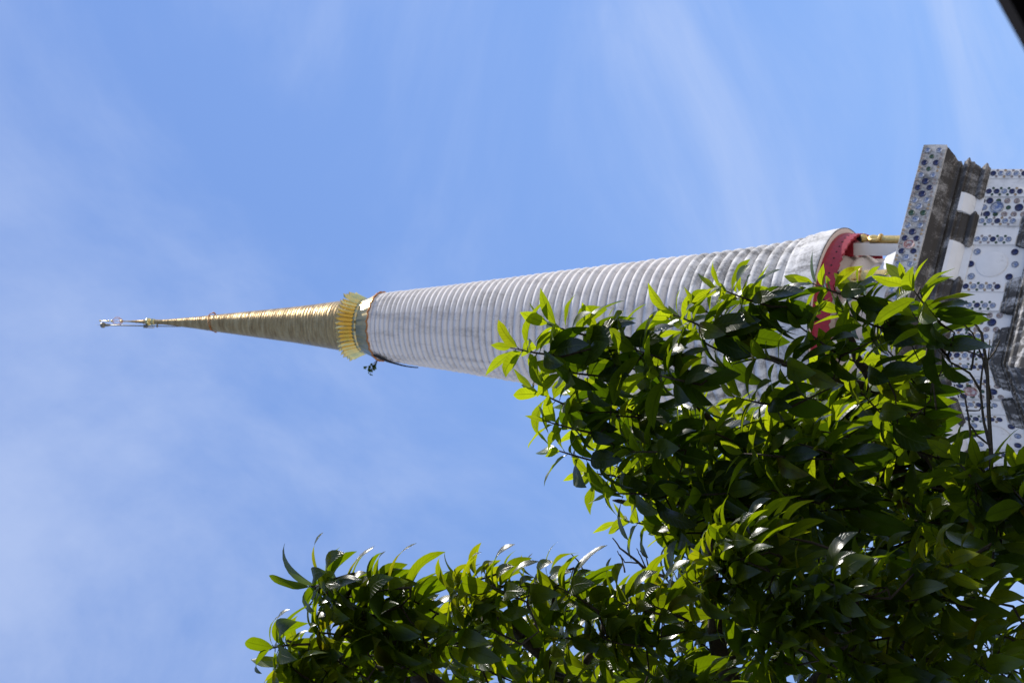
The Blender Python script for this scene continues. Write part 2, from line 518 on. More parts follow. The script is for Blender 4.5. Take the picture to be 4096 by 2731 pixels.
# red hanging frieze with a scalloped lower edge and pierced holes
mb = MB()
NS = 240
vs, fs = [], []
RF = 2.70
levels = [0.0, 0.10, 0.12, 0.16, 0.18, 0.30, 1.0]
for side, rad in ((0, RF), (1, RF - 0.06)):
    for li, t in enumerate(levels):
        for k in range(NS):
            a = 2 * math.pi * k / NS
            scal = 0.46 + 0.045 * abs(math.sin(a * 32)) + 0.012 * math.sin(a * 160)
            rr = rad + (0.015 if li in (2, 3) and side == 0 else 0)
            vs.append((rr * math.cos(a), rr * math.sin(a), ZL - 0.013 - t * scal))
nl = len(levels)
for side in (0, 1):
    for li in range(nl - 1):
        for k in range(NS):
            k2 = (k + 1) % NS
            b = side * nl * NS
            q = (b + li * NS + k, b + (li + 1) * NS + k, b + (li + 1) * NS + k2, b + li * NS + k2)
            fs.append(q if side == 0 else tuple(reversed(q)))
for k in range(NS):
    k2 = (k + 1) % NS
    e = (nl - 1) * NS
    fs.append((e + k, nl * NS + e + k, nl * NS + e + k2, e + k2))
mb.add(vs, fs)
frieze = part(mb, 'red_frieze', M['red'], 40)
hole = MB()
hole.lathe([(0.001, 0.010), (0.024, 0.010), (0.028, 0.0)], seg=10)
hole_me = hole.mesh('frieze_hole', M['black'], 40)
for k in range(64):
    a = 2 * math.pi * (k + 0.5) / 64
    nrm = Vector((math.cos(a), math.sin(a), 0))
    mw = Matrix.Translation(nrm * RF + Vector((0, 0, ZL - 0.30))) @ nrm.to_track_quat('Z', 'X').to_matrix().to_4x4()
    link('frieze_hole', hole_me, frieze, mw)
# red boarded ceiling inside the frieze
mb = MB()
mb.lathe([(2.63, ZL - 0.05), (2.63, ZL - 0.09), (1.9, ZL - 0.11), (1.9, ZL - 0.05)], seg=96, closed=True)
part(mb, 'red_ceiling', M['red'], 40)

# moulded stalk carrying the spire
mb = MB()
mb.lathe([(2.2, 31.0), (2.14, 30.78), (2.03, 30.66), (2.02, 30.6), (2.10, 30.52), (2.12, 30.42), (2.06, 30.3), (1.95, 30.2), (1.90, 30.14),
          (1.95, 30.06), (1.96, 29.98), (1.90, 29.86), (1.84, 29.72), (1.84, 29.5), (2.0, 29.3), (2.0, 28.0)], seg=96)
part(mb, 'stalk', M['cream'], 50)
mb = MB()
mb.lathe([(1.8, 29.75), (2.05, 29.74), (2.24, 29.62), (2.34, 29.40), (2.36, 29.1), (2.30, 28.85), (2.2, 28.7)], seg=96)
part(mb, 'stalk_cushion', M['white'], 60)

H0 = R(-7.5)
for k in range(8):
    a = H0 + k * math.pi / 4
    nv = Vector((math.cos(a), math.sin(a), 0)); tv = Vector((-nv.y, nv.x, 0))
    mb = MB()
    mb.box(nv * 2.31 + Vector((0, 0, 29.72)), nv * 0.16, tv * 0.19, (0, 0, 0.92))
    mb.box(nv * 2.33 + Vector((0, 0, 28.86)), nv * 0.22, tv * 0.24, (0, 0, 0.1))
    p = part(mb, 'pillar', M['white'])
    mb = MB()
    mb.box(nv * 2.31 + Vector((0, 0, 30.77)), nv * 0.19, tv * 0.23, (0, 0, 0.128))
    mb.box(nv * 2.28 + Vector((0, 0, 30.92)), nv * 0.27, tv * 0.26, (0, 0, 0.022))
    mb.build('pillar_capital', M['red'], p)

# ------------------------------------------------------------------ gold tip
gold = [(51.62, 0.069), (51.2, 0.105), (50.58, 0.165), (49.94, 0.236), (48.65, 0.37), (47.33, 0.509), (46.45, 0.62), (46.0, 0.682), (45.75, 0.70), (45.45, 0.70)]
mb = MB()
prof = []
zz = 51.62
while zz > 45.45:
    for (z0, r0), (z1, r1) in zip(gold, gold[1:]):
        if z1 <= zz <= z0:
            r = r0 + (r1 - r0) * (z0 - zz) / (z0 - z1)
            break
    stp = (0.05 + 0.045 * (r / 0.7)) * rnd.uniform(0.75, 1.25)
    am = 0.0048 * (0.45 + 0.55 * r / 0.7) * rnd.uniform(0.3, 1.3)
    prof.append((r - 0.002, zz))
    prof.append((r + am * 0.75, zz - stp * 0.22))
    prof.append((r + am, zz - stp * 0.5))
    prof.append((r + am * 0.8, zz - stp * 0.85))
    zz -= stp
mb.lathe(prof, seg=72)
mb.v = [(x * (1 + rnd.uniform(-.003, .003)), y * (1 + rnd.uniform(-.003, .003)), z) for x, y, z in mb.v]
gold_cone = part(mb, 'gold_cone', M['gold'], 60)
mb = MB()
mb.lathe([(0.012, 53.0), (0.018, 52.75), (0.03, 52.6), (0.05, 52.26), (0.066, 52.22), (0.058, 52.17), (0.07, 51.9), (0.072, 51.6)], seg=20)
fin = part(mb, 'gold_finial', M['gold'], 40)
mb = MB(); mb.ball((0, 0, 52.07), 0.115, 16, 10, sz=0.95)
mb.build('gold_ball', M['gilt'], fin, 'all')
mb = MB()
mb.lathe([(0.06, 51.98), (0.10, 51.95), (0.06, 51.92), (0.095, 51.88), (0.06, 51.85)], seg=16)
mb.build('gold_neck_ring', M['gilt'], fin, 'all')
mb = MB()
mb.lathe([(0.02, 52.50), (0.045, 52.47), (0.02, 52.44)], seg=12)
mb.build('copper_collar', M['rust'], fin, 'all')
# crystal bud cage and bead string above it
mb = MB()
for k in range(8):
    a = k * math.pi / 4
    pts = []
    for q in range(9):
        t = q / 8
        r = 0.115 * math.sin(math.pi * t ** 0.75) + 0.012
        pts.append((r * math.cos(a), r * math.sin(a), 53.26 - 0.36 * t))
    mb.tube(pts, [0.006] * 9, 4)
    for q in (3, 5, 6):
        mb.ball(pts[q], 0.016, 6, 4)
mb.build('crystal_cage', M['crystal'], fin, 'all')
mb = MB()
mb.tube([(0, 0, 53.0), (0, 0, 53.68)], [0.010, 0.004], 6)
for z, r in ((53.29, .035), (53.40, .026), (53.46, .026), (53.68, .03), (52.97, 0.05)):
    mb.ball((0, 0, z), r, 8, 6)
mb.build('bead_string', M['gilt'], fin, 'all')
# copper bead garland hung round the cone
mb = MB()
for k in range(40):
    a = 2 * math.pi * k / 40
    r = 0.27 + 0.010 * math.sin(7 * a)
    mb.ball((r * math.cos(a) + 0.02, r * math.sin(a), 49.93 + 0.05 * math.cos(a + 0.6)), 0.016 + 0.010 * (math.sin(5 * a) > 0.5), 6, 4)
part(mb, 'bead_garland', M['rust'], 'all')

# crown of gilded leaves and polished collar
NP = 42
for k in range(NP):
    a = 2 * math.pi * k / NP
    nv = Vector((math.cos(a), math.sin(a), 0)); tv = Vector((-nv.y, nv.x, 0))
    w = math.pi * 0.64 / NP
    prof = [(0.745, 45.10, 0.92, 0.0), (0.80, 45.25, 1.0, 0.0), (0.845, 45.40, 1.0, 0.0), (0.885, 45.50, 0.95, 0.0), (0.92, 45.56 + 0.03 * rnd.random(), 0.4, 0.0)]
    vs, fs = [], []
    jr = rnd.uniform(-0.08, 0.10)
    tw = rnd.uniform(-0.35, 0.35)
    for (r, z, ww, _) in prof:
        for sgn, dr in ((-1, -0.05 + 0.03 * tw), (0, 0.04), (1, -0.05 - 0.03 * tw)):
            vs.append(nv * (r + dr + jr * (z - 45.1) + sgn * tw * 0.03) + tv * (sgn * w * ww * 1.08) + Vector((0, 0, z)))
    for i in range(len(prof) - 1):
        for c in (0, 1):
            q = (i * 3 + c, i * 3 + c + 1, (i + 1) * 3 + c + 1, (i + 1) * 3 + c)
            fs.append(q)
    m0 = len(vs)
    vs += [v - nv * 0.012 for v in vs]
    fs += [tuple(reversed([i + m0 for i in f])) for f in fs]
    mb = MB(); mb.add(vs, fs)
    part(mb, 'crown_leaf', M['gilt'])
mb = MB()
NC = 132
prof = [(0.70, 45.22), (0.765, 45.14), (0.775, 45.08), (0.745, 45.04), (0.765, 44.99), (0.80, 44.90), (0.86, 44.78), (0.915, 44.69), (0.945, 44.63)]
vs, fs = [], []
for li, (r, z) in enumerate(prof):
    for k in range(NC):
        a = 2 * math.pi * k / NC
        s = abs(math.sin(a * 11))
        f = max(0, li - 3) / 5
        rr = r + f * 0.022 * s + (0.022 * s if li >= 3 else 0)
        dz = -f * 0.05 * s ** 0.7
        vs.append((rr * math.cos(a), rr * math.sin(a), z + dz))
for i in range(len(prof) - 1):
    for k in range(NC):
        k2 = (k + 1) % NC
        fs.append((i * NC + k, (i + 1) * NC + k, (i + 1) * NC + k2, i * NC + k2))
mb.add(vs, fs)
coll = part(mb, 'brass_collar', M['mirror'], 30)
mb = MB()
pts = []
for k in range(NC + 1):
    a = 2 * math.pi * k / NC
    s = abs(math.sin(a * 11))
    r = 0.948 + 0.022 * s
    pts.append((r * math.cos(a), r * math.sin(a), 44.625 - 0.05 * s ** 0.7))
mb.tube(pts, [0.02 + 0.008 * rnd.random() for _ in pts], 6)
mb.build('collar_edge', M['rust'], coll, 'all')

# ------------------------------------------------------------------ square block under the pillars
HS, ZH = 3.56, 28.75
ANG = H0
mb = MB()
mb.square([(HS - 0.05, ZH + 0.005), (HS, ZH - 0.02), (HS + 0.005, ZH - 0.32), (HS, ZH - 0.64), (HS - 0.04, ZH - 0.66)], (0, 0), ANG)
block = part(mb, 'block_fascia', M['fascia'])
mb = MB()
mb.square([(HS - 0.045, ZH - 0.659), (HS - 0.06, ZH - 0.70), (HS - 0.12, ZH - 0.76), (HS - 0.20, ZH - 0.86), (HS - 0.27, ZH - 0.91), (HS - 0.30, ZH - 0.95), (HS - 0.30, ZH - 1.03),
           (HS - 0.37, ZH - 1.035), (HS - 0.37, ZH - 1.10), (HS - 0.30, ZH - 1.11), (HS - 0.30, ZH - 1.14), (HS - 0.23, ZH - 1.235), (HS - 0.24, ZH - 1.26), (HS - 0.31, ZH - 1.27), (HS - 0.31, ZH - 1.38), (HS - 0.345, ZH - 1.40),
           (HS - 0.40, ZH - 1.53), (HS - 0.43, ZH - 1.55)], (0, 0), ANG)
part(mb, 'cornice', M['stain'])
mb = MB()
mb.square([(HS - 0.545, ZH - 1.549), (HS - 0.545, ZH - 3.3)], (0, 0), ANG)
body = part(mb, 'block_body', M['white'])
mb = MB()
mb.square([(HS - 0.42, ZH - 3.30), (HS - 0.34, ZH - 3.31), (HS - 0.34, ZH - 3.35), (HS - 0.30, ZH - 3.36), (HS - 0.25, ZH - 3.40), (HS - 0.30, ZH - 3.44), (HS - 0.30, ZH - 3.48), (HS - 0.20, ZH - 3.49), (HS - 0.20, ZH - 3.54), (HS - 0.16, ZH - 3.55), (HS - 0.06, ZH - 3.62),
           (HS - 0.02, ZH - 3.66), (HS - 0.02, ZH - 3.78), (HS + 0.06, ZH - 3.80), (HS + 0.20, ZH - 3.98), (HS + 0.22, ZH - 4.2), (HS + 0.1, ZH - 4.3), (HS + 0.3, ZH - 4.6), (HS + 0.35, ZH - 6.4)], (0, 0), ANG)
part(mb, 'block_base', M['stain2'])
# the bell below (under the picture)
mb = MB()
bell = [(4.3, ZH - 6.3), (5.2, ZH - 6.8)]
for q in range(15):
    t = q / 14
    bell.append((5.6 + 4.6 * math.sin(t * math.pi / 2) ** 0.9, ZH - 6.9 - 11.0 * (1 - math.cos(t * math.pi / 2))))
bell += [(11.2, 10.6), (11.2, 10.0), (11.8, 9.8), (11.8, 0.0)]
mb.lathe(bell, seg=72)
part(mb, 'bell', M['ring'], 40)

# plates: one unit dish, a mesh for each glaze
PL = {}


def dish_mesh(key, rim=True):
    mb = MB()
    prof = [(0.02, 0.05), (0.55, 0.07), (0.72, 0.16), (0.96, 0.24), (1.0, 0.20), (1.0, -0.05)]
    mb.lathe(prof, seg=18)
    mb.f = [f for f in mb.f if len(f) == 4] + [tuple(range(18))]
    return mb.mesh('plate_' + key, M['p_' + key], 45)


for key in ('navy', 'light', 'green', 'floral', 'tan', 'grey'):
    PL[key] = dish_mesh(key)


class Face:
    def __init__(self, ang):
        self.n = Vector((math.cos(ang), math.sin(ang), 0))
        self.t = Vector((-self.n.y, self.n.x, 0))

    def p(self, u, z, off):
        return self.n * off + self.t * u + Vector((0, 0, z))

    def mw(self, u, z, off, r):
        m3 = Matrix((self.t, Vector((0, 0, 1)), self.n)).transposed()
        # right-handed: t x up = n
        m4 = m3.to_4x4()
        m4.translation = self.p(u, z, off)
        return m4 @ Matrix.Rotation(rnd.uniform(0, 6.28), 4, 'Z') @ Matrix.Diagonal((r, r, r, 1))


def plate(face, u, z, off, r, key, parent, small=False):
    link('small_cup' if small else 'plate', PL[key], parent, face.mw(u, z, off + 0.004, r))


FACES = [Face(ANG - math.pi / 4), Face(ANG - 3 * math.pi / 4)]
pat2 = ['light', 'navy', 'light', 'navy', 'light', 'green', 'light', 'navy', 'navy', 'light', 'navy', 'light', 'green', 'light', 'navy', 'navy', 'light']
pat1 = ['green', 'green', 'navy', 'navy', 'light', 'light', 'navy', 'floral', 'light', 'navy', 'green', 'light', 'navy', 'floral', 'light', 'green', 'navy']
for fi, fc in enumerate(FACES):
    off = HS + 0.004
    n2 = 17
    for k in range(n2):
        pitch = (2 * HS - 0.2) / (n2 - 0.5)
        s = 1 if fi == 0 else -1
        u = s * (HS - 0.2 - k * pitch)
        for dz in (-0.155, 0.155):
            plate(fc, u, ZH - 0.32 + dz, off, 0.083, pat2[k], block)
        if k == n2 - 1:
            continue
        u2 = u - s * pitch / 2
        big = pat1[k] == 'floral'
        plate(fc, u2, ZH - 0.32, off, 0.15 if big else (0.065 if pat1[k] == 'green' else 0.096), pat1[k], block)
        ck = rnd.choice(['tan', 'grey', 'tan'])
        for du in (-0.062, 0.062):
            for dz in (-0.235, 0.235):
                plate(fc, u2 + du, ZH - 0.32 + dz * 1.05, off, 0.036, ck, block, True)
    # bays: corner pilaster, medallion, pilaster, disc, pilaster, medallion, corner pilaster
    HB = HS - 0.455
    pw, mw_ = 0.92, 0.66
    dw = 2 * HB - 4 * pw - 2 * mw_
    edges = [-HB]
    for w in (pw, mw_, pw, dw, pw, mw_, pw):
        edges.append(edges[-1] + w)
    zt, zb = ZH - 1.80, ZH - 2.93
    zc = (zt + zb) / 2
    for bi in range(7):
        u0, u1 = edges[bi], edges[bi + 1]
        uc = (u0 + u1) / 2
        if bi % 2 == 0:
            corner = bi in (0, 6)
            if fi == 1 and bi == 6:
                # the shared corner pilaster: stop short of the first face's one
                u1s = u1 - 0.002
            else:
                u1s = u1
            mb = MB()
            dep = 0.115
            mb.box(fc.p((u0 + u1s) / 2, zc, HB - dep / 2 + (0.0 if fi == 0 else 0.001)), fc.n * dep / 2, fc.t * ((u1s - u0) / 2 - 0.004), (0, 0, (zt - zb) / 2))
            for uu in (u0 + 0.16, u1s - 0.16):
                mb.box(fc.p(uu, zc, HB + 0.012), fc.n * 0.016, fc.t * 0.150, (0, 0, (zt - zb) / 2 - 0.02))
            pil = part(mb, 'pilaster', M['white'])
            # cap and base mouldings wrapped round three sides
            for nm, prof, mt in (
                ('pilaster_cap', [(0.02, ZH - 1.552), (0.06, ZH - 1.60), (0.125, ZH - 1.70), (0.11, ZH - 1.74), (0.05, ZH - 1.765), (0.035, ZH - 1.798)], M['stain']),
                ('pilaster_base', [(0.02, zb - 0.002), (0.03, zb - 0.05), (0.075, zb - 0.10), (0.06, zb - 0.14), (0.10, zb - 0.18), (0.11, zb - 0.26), (0.13, ZH - 3.298)], M['stain2'])):
                mb = MB()
                vs, fs = [], []
                for e, z in prof:
                    ee = e + (0.0 if fi == 0 else 0.0015)
                    ua = u0 - e * 0.75 if not (corner and bi == 0) else u0 - e
                    ub = u1s + e * 0.75 if not (corner and bi == 6) else u1s + e
                    vs += [fc.p(ua, z, HB - 0.12), fc.p(ub, z, HB - 0.12), fc.p(ub, z, HB + ee), fc.p(ua, z, HB + ee)]
                for i in range(len(prof) - 1):
                    for c in range(4):
                        c2 = (c + 1) % 4
                        fs.append((i * 4 + c, i * 4 + c2, (i + 1) * 4 + c2, (i + 1) * 4 + c))
                fs.append((3, 2, 1, 0))
                b4 = (len(prof) - 1) * 4
                fs.append((b4, b4 + 1, b4 + 2, b4 + 3))
                mb.add(vs, fs)
                mb.build(nm, mt, pil)
            for uu in (u0 + 0.16, u1s - 0.16):
                base = rnd.choice([('light', 'light', 'navy', 'light', 'light'), ('navy', 'navy', 'light', 'navy', 'navy'), ('light', 'navy', 'navy', 'navy', 'light'), ('navy', 'light', 'light', 'light', 'navy')])
                for k in range(5):
                    plate(fc, uu, zc + 0.05 + (k - 2) * 0.205, HB + 0.03, 0.078, base[k], pil)
                for k in range(4):
                    key = rnd.choice(['tan', 'green', 'grey', 'green'])
                    for du in (-0.105, 0.105):
                        plate(fc, uu + du, zc + 0.05 + (k - 1.5) * 0.205, HB + 0.03, 0.037, key, pil, True)
        else:
            # recessed panel with a coved head
            mb = MB()
            zp1, zp0 = ZH - 1.56, ZH - 3.29
            mb.box(fc.p(uc, (zp1 + zp0) / 2, HB - 0.06), fc.n * 0.028, fc.t * ((u1 - u0) / 2 + 0.06), (0, 0, (zp1 - zp0) / 2))
            mb.box(fc.p(uc, ZH - 1.725, HB - 0.02), fc.n * 0.02, fc.t * ((u1 - u0) / 2 - 0.005), (0, 0, 0.10))
            # white coved head running up over the lower cornice mouldings
            hw = (u1 - u0) / 2 - 0.03
            vs = [fc.p(uc + sg * hw, z, o_) for z, o_ in ((ZH - 1.26, HS - 0.50), (ZH - 1.26, HS - 0.215), (ZH - 1.36, HS - 0.235), (ZH - 1.50, HS - 0.33), (ZH - 1.62, HB + 0.004), (ZH - 1.62, HS - 0.52)) for sg in (-1, 1)]
            mb.add(vs, [(0, 1, 3, 2), (2, 3, 5, 4), (4, 5, 7, 6), (6, 7, 9, 8), (8, 9, 11, 10), (10, 11, 1, 0), (0, 2, 4, 6, 8, 10), (11, 9, 7, 5, 3, 1)])
            pan = part(mb, 'panel', M['white'])
            po = HB - 0.03
            if bi == 3:
                mb = MB()
                mb.lathe([(0.001, 0.03), (0.38, 0.03), (0.40, 0.022), (0.41, 0.0)], seg=40)
                m4 = Matrix((fc.t, Vector((0, 0, 1)), fc.n)).transposed().to_4x4()
                m4.translation = fc.p(uc, zc - 0.06, po)
                link('round_disc', mb.mesh('round_disc', M['white'], 40), pan, m4)
                for du, dz, key in ((-0.40, 0.46, 'light'), (0.40, 0.46, 'light'), (0.0, 0.56, 'navy'), (-0.40, -0.52, 'navy'), (0.40, -0.52, 'navy'), (0.0, -0.60, 'light')):
                    plate(fc, uc + du, zc + dz - 0.06, po, 0.095, key, pan)
            else:
                z0 = ZH - 1.88
                plate(fc, uc, z0 - 0.32, po, 0.185, 'light' if fi == 0 else 'floral', pan)
                for du in (-0.22, 0.22):
                    plate(fc, uc + du, z0 + 0.12, po, 0.092, 'navy', pan)
                    plate(fc, uc + du, z0 - 0.09, po, 0.092, 'navy', pan)
                    plate(fc, uc + du, z0 - 0.32, po, 0.068, 'green', pan)
                    for q in range(3):
                        plate(fc, uc + du, z0 - 0.55 - 0.25 * q, po, 0.08, 'grey', pan)
                plate(fc, uc, z0 + 0.02, po, 0.088, 'light', pan)
                plate(fc, uc, z0 + 0.22, po, 0.068, 'green', pan)
                plate(fc, uc, z0 - 0.62, po, 0.065, 'green', pan)
                plate(fc, uc, z0 - 0.90, po, 0.112, 'navy', pan)


# ------------------------------------------------------------------ gold statues on two pillars
def statue(a, label):
    nv = Vector((math.cos(a), math.sin(a), 0)); tv = Vector((-nv.y, nv.x, 0))
    base = Vector((TX, TY, 0)) + nv * 2.56
    zf = 29.18

    def pt(f, s, z):
        return nv * f + tv * s + Vector((0, 0, z))
    root = bpy.data.objects.new('gold_statue', None)
    COL.objects.link(root)
    root.location = base + Vector((0, 0, zf))
    tag(root, label, 'statue', 'gold statues on the pillars')
    # robe, torso, neck and head lofted as one figure: (z, half width, half depth, forward shift)
    sec = [(0.0, .21, .12, 0), (.03, .22, .13, 0), (.10, .19, .12, 0), (.35, .17, .11, 0), (.60, .165, .11, 0), (.74, .145, .10, 0.0), (.80, .125, .09, .0), (.88, .15, .10, .01),
           (.98, .175, .11, .015), (1.05, .185, .10, .01), (1.09, .13, .08, .01), (1.115, .06, .06, .01), (1.14, .055, .058, .015), (1.165, .075, .085, .03), (1.22, .09, .105, .03),
           (1.28, .092, .105, .025), (1.33, .075, .085, .02), (1.36, .03, .035, .02), (1.365, .002, .002, .02)]
    mb = MB()
    seg = 20
    vs, fs = [], []
    for z, w, d, sh in sec:
        for k in range(seg):
            t = 2 * math.pi * k / seg
            fold = 1 + (0.035 * math.cos(6 * t) if z < 0.75 else 0)
            vs.append(pt(sh + d * fold * math.sin(t), w * fold * math.cos(t), z))
    for i in range(len(sec) - 1):
        for k in range(seg):
            k2 = (k + 1) % seg
            fs.append((i * seg + k, i * seg + k2, (i + 1) * seg + k2, (i + 1) * seg + k))
    mb.add(vs, fs)
    # upper arms out from the shoulders, forearms folded to hands held before the waist
    for s in (-1, 1):
        mb.tube([pt(.01, s * .15, 1.04), pt(.0, s * .195, .94), pt(.0, s * .215, .84), pt(.03, s * .20, .77), pt(.09, s * .12, .76), pt(.125, s * .05, .77), pt(.13, s * .0, .775)],
                [.045, .048, .042, .04, .036, .03, .026], 8)
        mb.tube([pt(.03, s * .08, 0.02), pt(.13, s * .09, .0), pt(.20, s * .095, -.01)], [.05, .04, .02], 6)
        mb.ball(pt(.01, s * .105, 1.24), .025, 6, 4)
    mb.ball(pt(.14, 0, 1.235), .022, 6, 4)
    mb.build('figure', M['statue_gold'], root, 'all')
    mb = MB()
    mb.box(pt(-.02, 0, -.045), nv * .17, tv * .24, (0, 0, .035))
    mb.build('plinth', M['statue_gold'], root)
    mb = MB()
    vs, fs = [], []
    for z, w, d in ((1.27, .097, .11), (1.34, .082, .092), (1.37, .055, .06), (1.41, .045, .05), (1.44, .002, .002)):
        for k in range(12):
            t = 2 * math.pi * k / 12
            vs.append(pt(.018 + d * math.sin(t), w * math.cos(t), z + (0.03 * max(0, math.sin(t)) if z < 1.3 else 0)))
    for i in range(4):
        for k in range(12):
            fs.append((i * 12 + k, i * 12 + (k + 1) % 12, (i + 1) * 12 + (k + 1) % 12, (i + 1) * 12 + k))
    mb.add(vs, fs)
    mb.build('hair', M['hair'], root, 'all')


statue(H0, 'gold standing figure seen in profile on the pillar nearest the open sky')
statue(H0 - math.pi / 4, 'gold standing figure facing forward on the pillar just above the leaves')


# ------------------------------------------------------------------ small things on the spire
def W(x, y, z):
    return (TX + x, TY + y, z)


rod = bpy.data.objects.new('lightning_rod', None)
COL.objects.link(rod)
rod.location = W(-0.12, -0.1, 51.1)
tag(rod, 'thin grey lightning rod with a ball end beside the gold tip', 'lightning rod')
mb = MB()
mb.tube([(0, 0.1, -0.1), (0, 0, 0.3), (0.0, 0, 1.4), (0, 0, 2.30)], [.012, .014, .018, .020], 8)
mb.lathe([(.02, 2.36), (.045, 2.30), (.02, 2.16)], seg=10)
mb.tube([(0, 0, 2.4), (0, 0, 2.68)], [.006, .002], 5)
mb.build('rod', M['steel'], rod, 'all')
mb = MB(); mb.ball((0, 0, 2.42), 0.088, 14, 8)
mb.build('ball', M['steel'], rod, 'all')
for z in (0.62, 0.95, 1.0, 1.05):
    mb = MB()
    mb.box((0.03 if z == .62 else -0.01, 0, z), (.07 if z == .62 else .05, 0, 0), (0, .03, 0), (0, 0, .012))
    mb.build('bracket', M['steel'], rod)
mb = MB(); mb.box((-0.045, 0, 0.82), (.02, 0, 0), (0, .03, 0), (0, 0, .09))
mb.build('strike_counter', M['wire'], rod)

# a seedling rooted under the collar, on the picture's lower side
plant = bpy.data.objects.new('seedling', None)
COL.objects.link(plant)
plant.location = W(-0.93, -0.15, 44.62)
tag(plant, 'small green weed sprouting from under the brass collar', 'plant')
mb = MB()
tips = []
for k in range(6):
    d = Vector((-rnd.uniform(.12, .42), rnd.uniform(-.12, .06), rnd.uniform(-.05, .45)))
    mid = d * 0.55 + Vector((-0.03, 0, -0.02))
    mb.tube([(0, 0, 0), mid, d], [.009, .006, .004], 5)
    tips += [d, mid]
mb.build('stem', M['twig'], plant, 'all')
for d in tips:
    for q in range(3):
        mb = MB()
        c = Vector(d) + Vector((rnd.uniform(-.04, .04), rnd.uniform(-.03, .03), rnd.uniform(-.04, .04)))
        u = Vector((rnd.uniform(-1, 1), rnd.uniform(-1, 1), rnd.uniform(-1, 1))).normalized() * .06
        w = u.cross(Vector((rnd.uniform(-1, 1), rnd.uniform(-1, 1), .3))).normalized() * .042
        mb.add([c - u, c + w, c + u, c - w, c + u.cross(w) * 4], [(0, 1, 4), (1, 2, 4), (2, 3, 4), (3, 0, 4)])
        mb.build('leaf', M['leaf_a'], plant)

# torn black cloth caught below the collar
mb = MB()
edge = []
for q in range(13):
    t = q / 12
    a = R(-140) - R(46) * t
    z = 44.52 - 1.02 * t ** 1.1
    r = env(z) + 0.05
    wv = 0.13 * math.sin(math.pi * min(1, t * 1.15)) ** 0.7 * (1 - t) + 0.015
    edge.append((a, z, r, wv))
vs, fs = [], []
for lay in (0.0, 0.012):
    for a, z, r, wv in edge:
        for s in (-1, 0, 1):
            vs.append((TX + (r + lay + 0.02 * (s == 0)) * math.cos(a), TY + (r + lay + 0.02 * (s == 0)) * math.sin(a), z + s * wv * (1 + 0.3 * rnd.random())))
for lay in (0, 1):
    b = lay * 39
    for i in range(12):
        for c in (0, 1):
            q = (b + i * 3 + c, b + i * 3 + c + 1, b + i * 3 + c + 4, b + i * 3 + c + 3)
            fs.append(q if lay else tuple(reversed(q)))
mb.add(vs, fs)
tag(mb.build('torn_cloth', M['black'], None, 'all'), 'torn black cloth strip clinging to the white rings below the gold collar', 'cloth')

# pale cable running down the shaded side of the block
pc = FACES[1].p(-1.15, 0, HS + 0.16)
mb = MB()
mb.tube([(TX + pc.x, TY + pc.y, z) for z in np.linspace(ZH - 0.3, 8, 14)], [0.014] * 14, 6)
tag(mb.build('cable', M['wire'], None, 'all'), 'thin pale cable hanging straight down the shaded face of the stupa block', 'cable')

# ------------------------------------------------------------------ near roof verge in the corner of the picture
verge = bpy.data.objects.new('roof_verge', None)
COL.objects.link(verge)
e0, e1 = at(3978, -60, 2.1), at(4250, 430, 2.1)
ev = (e1 - e0)
e0 = e0 - ev * 2.2
ev = (e1 - e0)
dn = (CX * 0.86 + CY * 0.5)
dn = (dn - ev.normalized() * dn.dot(ev.normalized())).normalized()
bk = ((e1 - CAM).normalized() + dn * 0.35).normalized()
verge.location = (e1.x, e1.y, 0)
tag(verge, 'dark blurred roof verge in the upper right picture corner', 'roof')
off_ = Vector((e1.x, e1.y, 0))
bn = ev.normalized().cross(dn).normalized()
mb = MB(); mb.box((e0 + e1) / 2 + dn * 0.06 - off_, ev / 2, dn * 0.06, bn * 0.02)
mb.build('barge_board', M['eave'], verge)
for k in range(9):
    mb = MB()
    c = e0 + ev * ((k + 0.5) / 9) + bk * 0.6 + dn * (0.03 + 0.006 * (k % 2))
    mb.box(c - off_, ev / 18 * 1.02, dn * 0.012, bk * 0.57)
    mb.build('roof_tile', M['tile'], verge)
mb = MB(); mb.box((e1.x - off_.x + 0.06 * dn.x, e1.y - off_.y + .4, e1.z / 2 - 0.1), (.06, 0, 0), (0, .06, 0), (0, 0, e1.z / 2 - 0.1))
mb.build('post', M['eave'], verge)


# ------------------------------------------------------------------ foliage
GRAV = Vector((0, 0, -1))


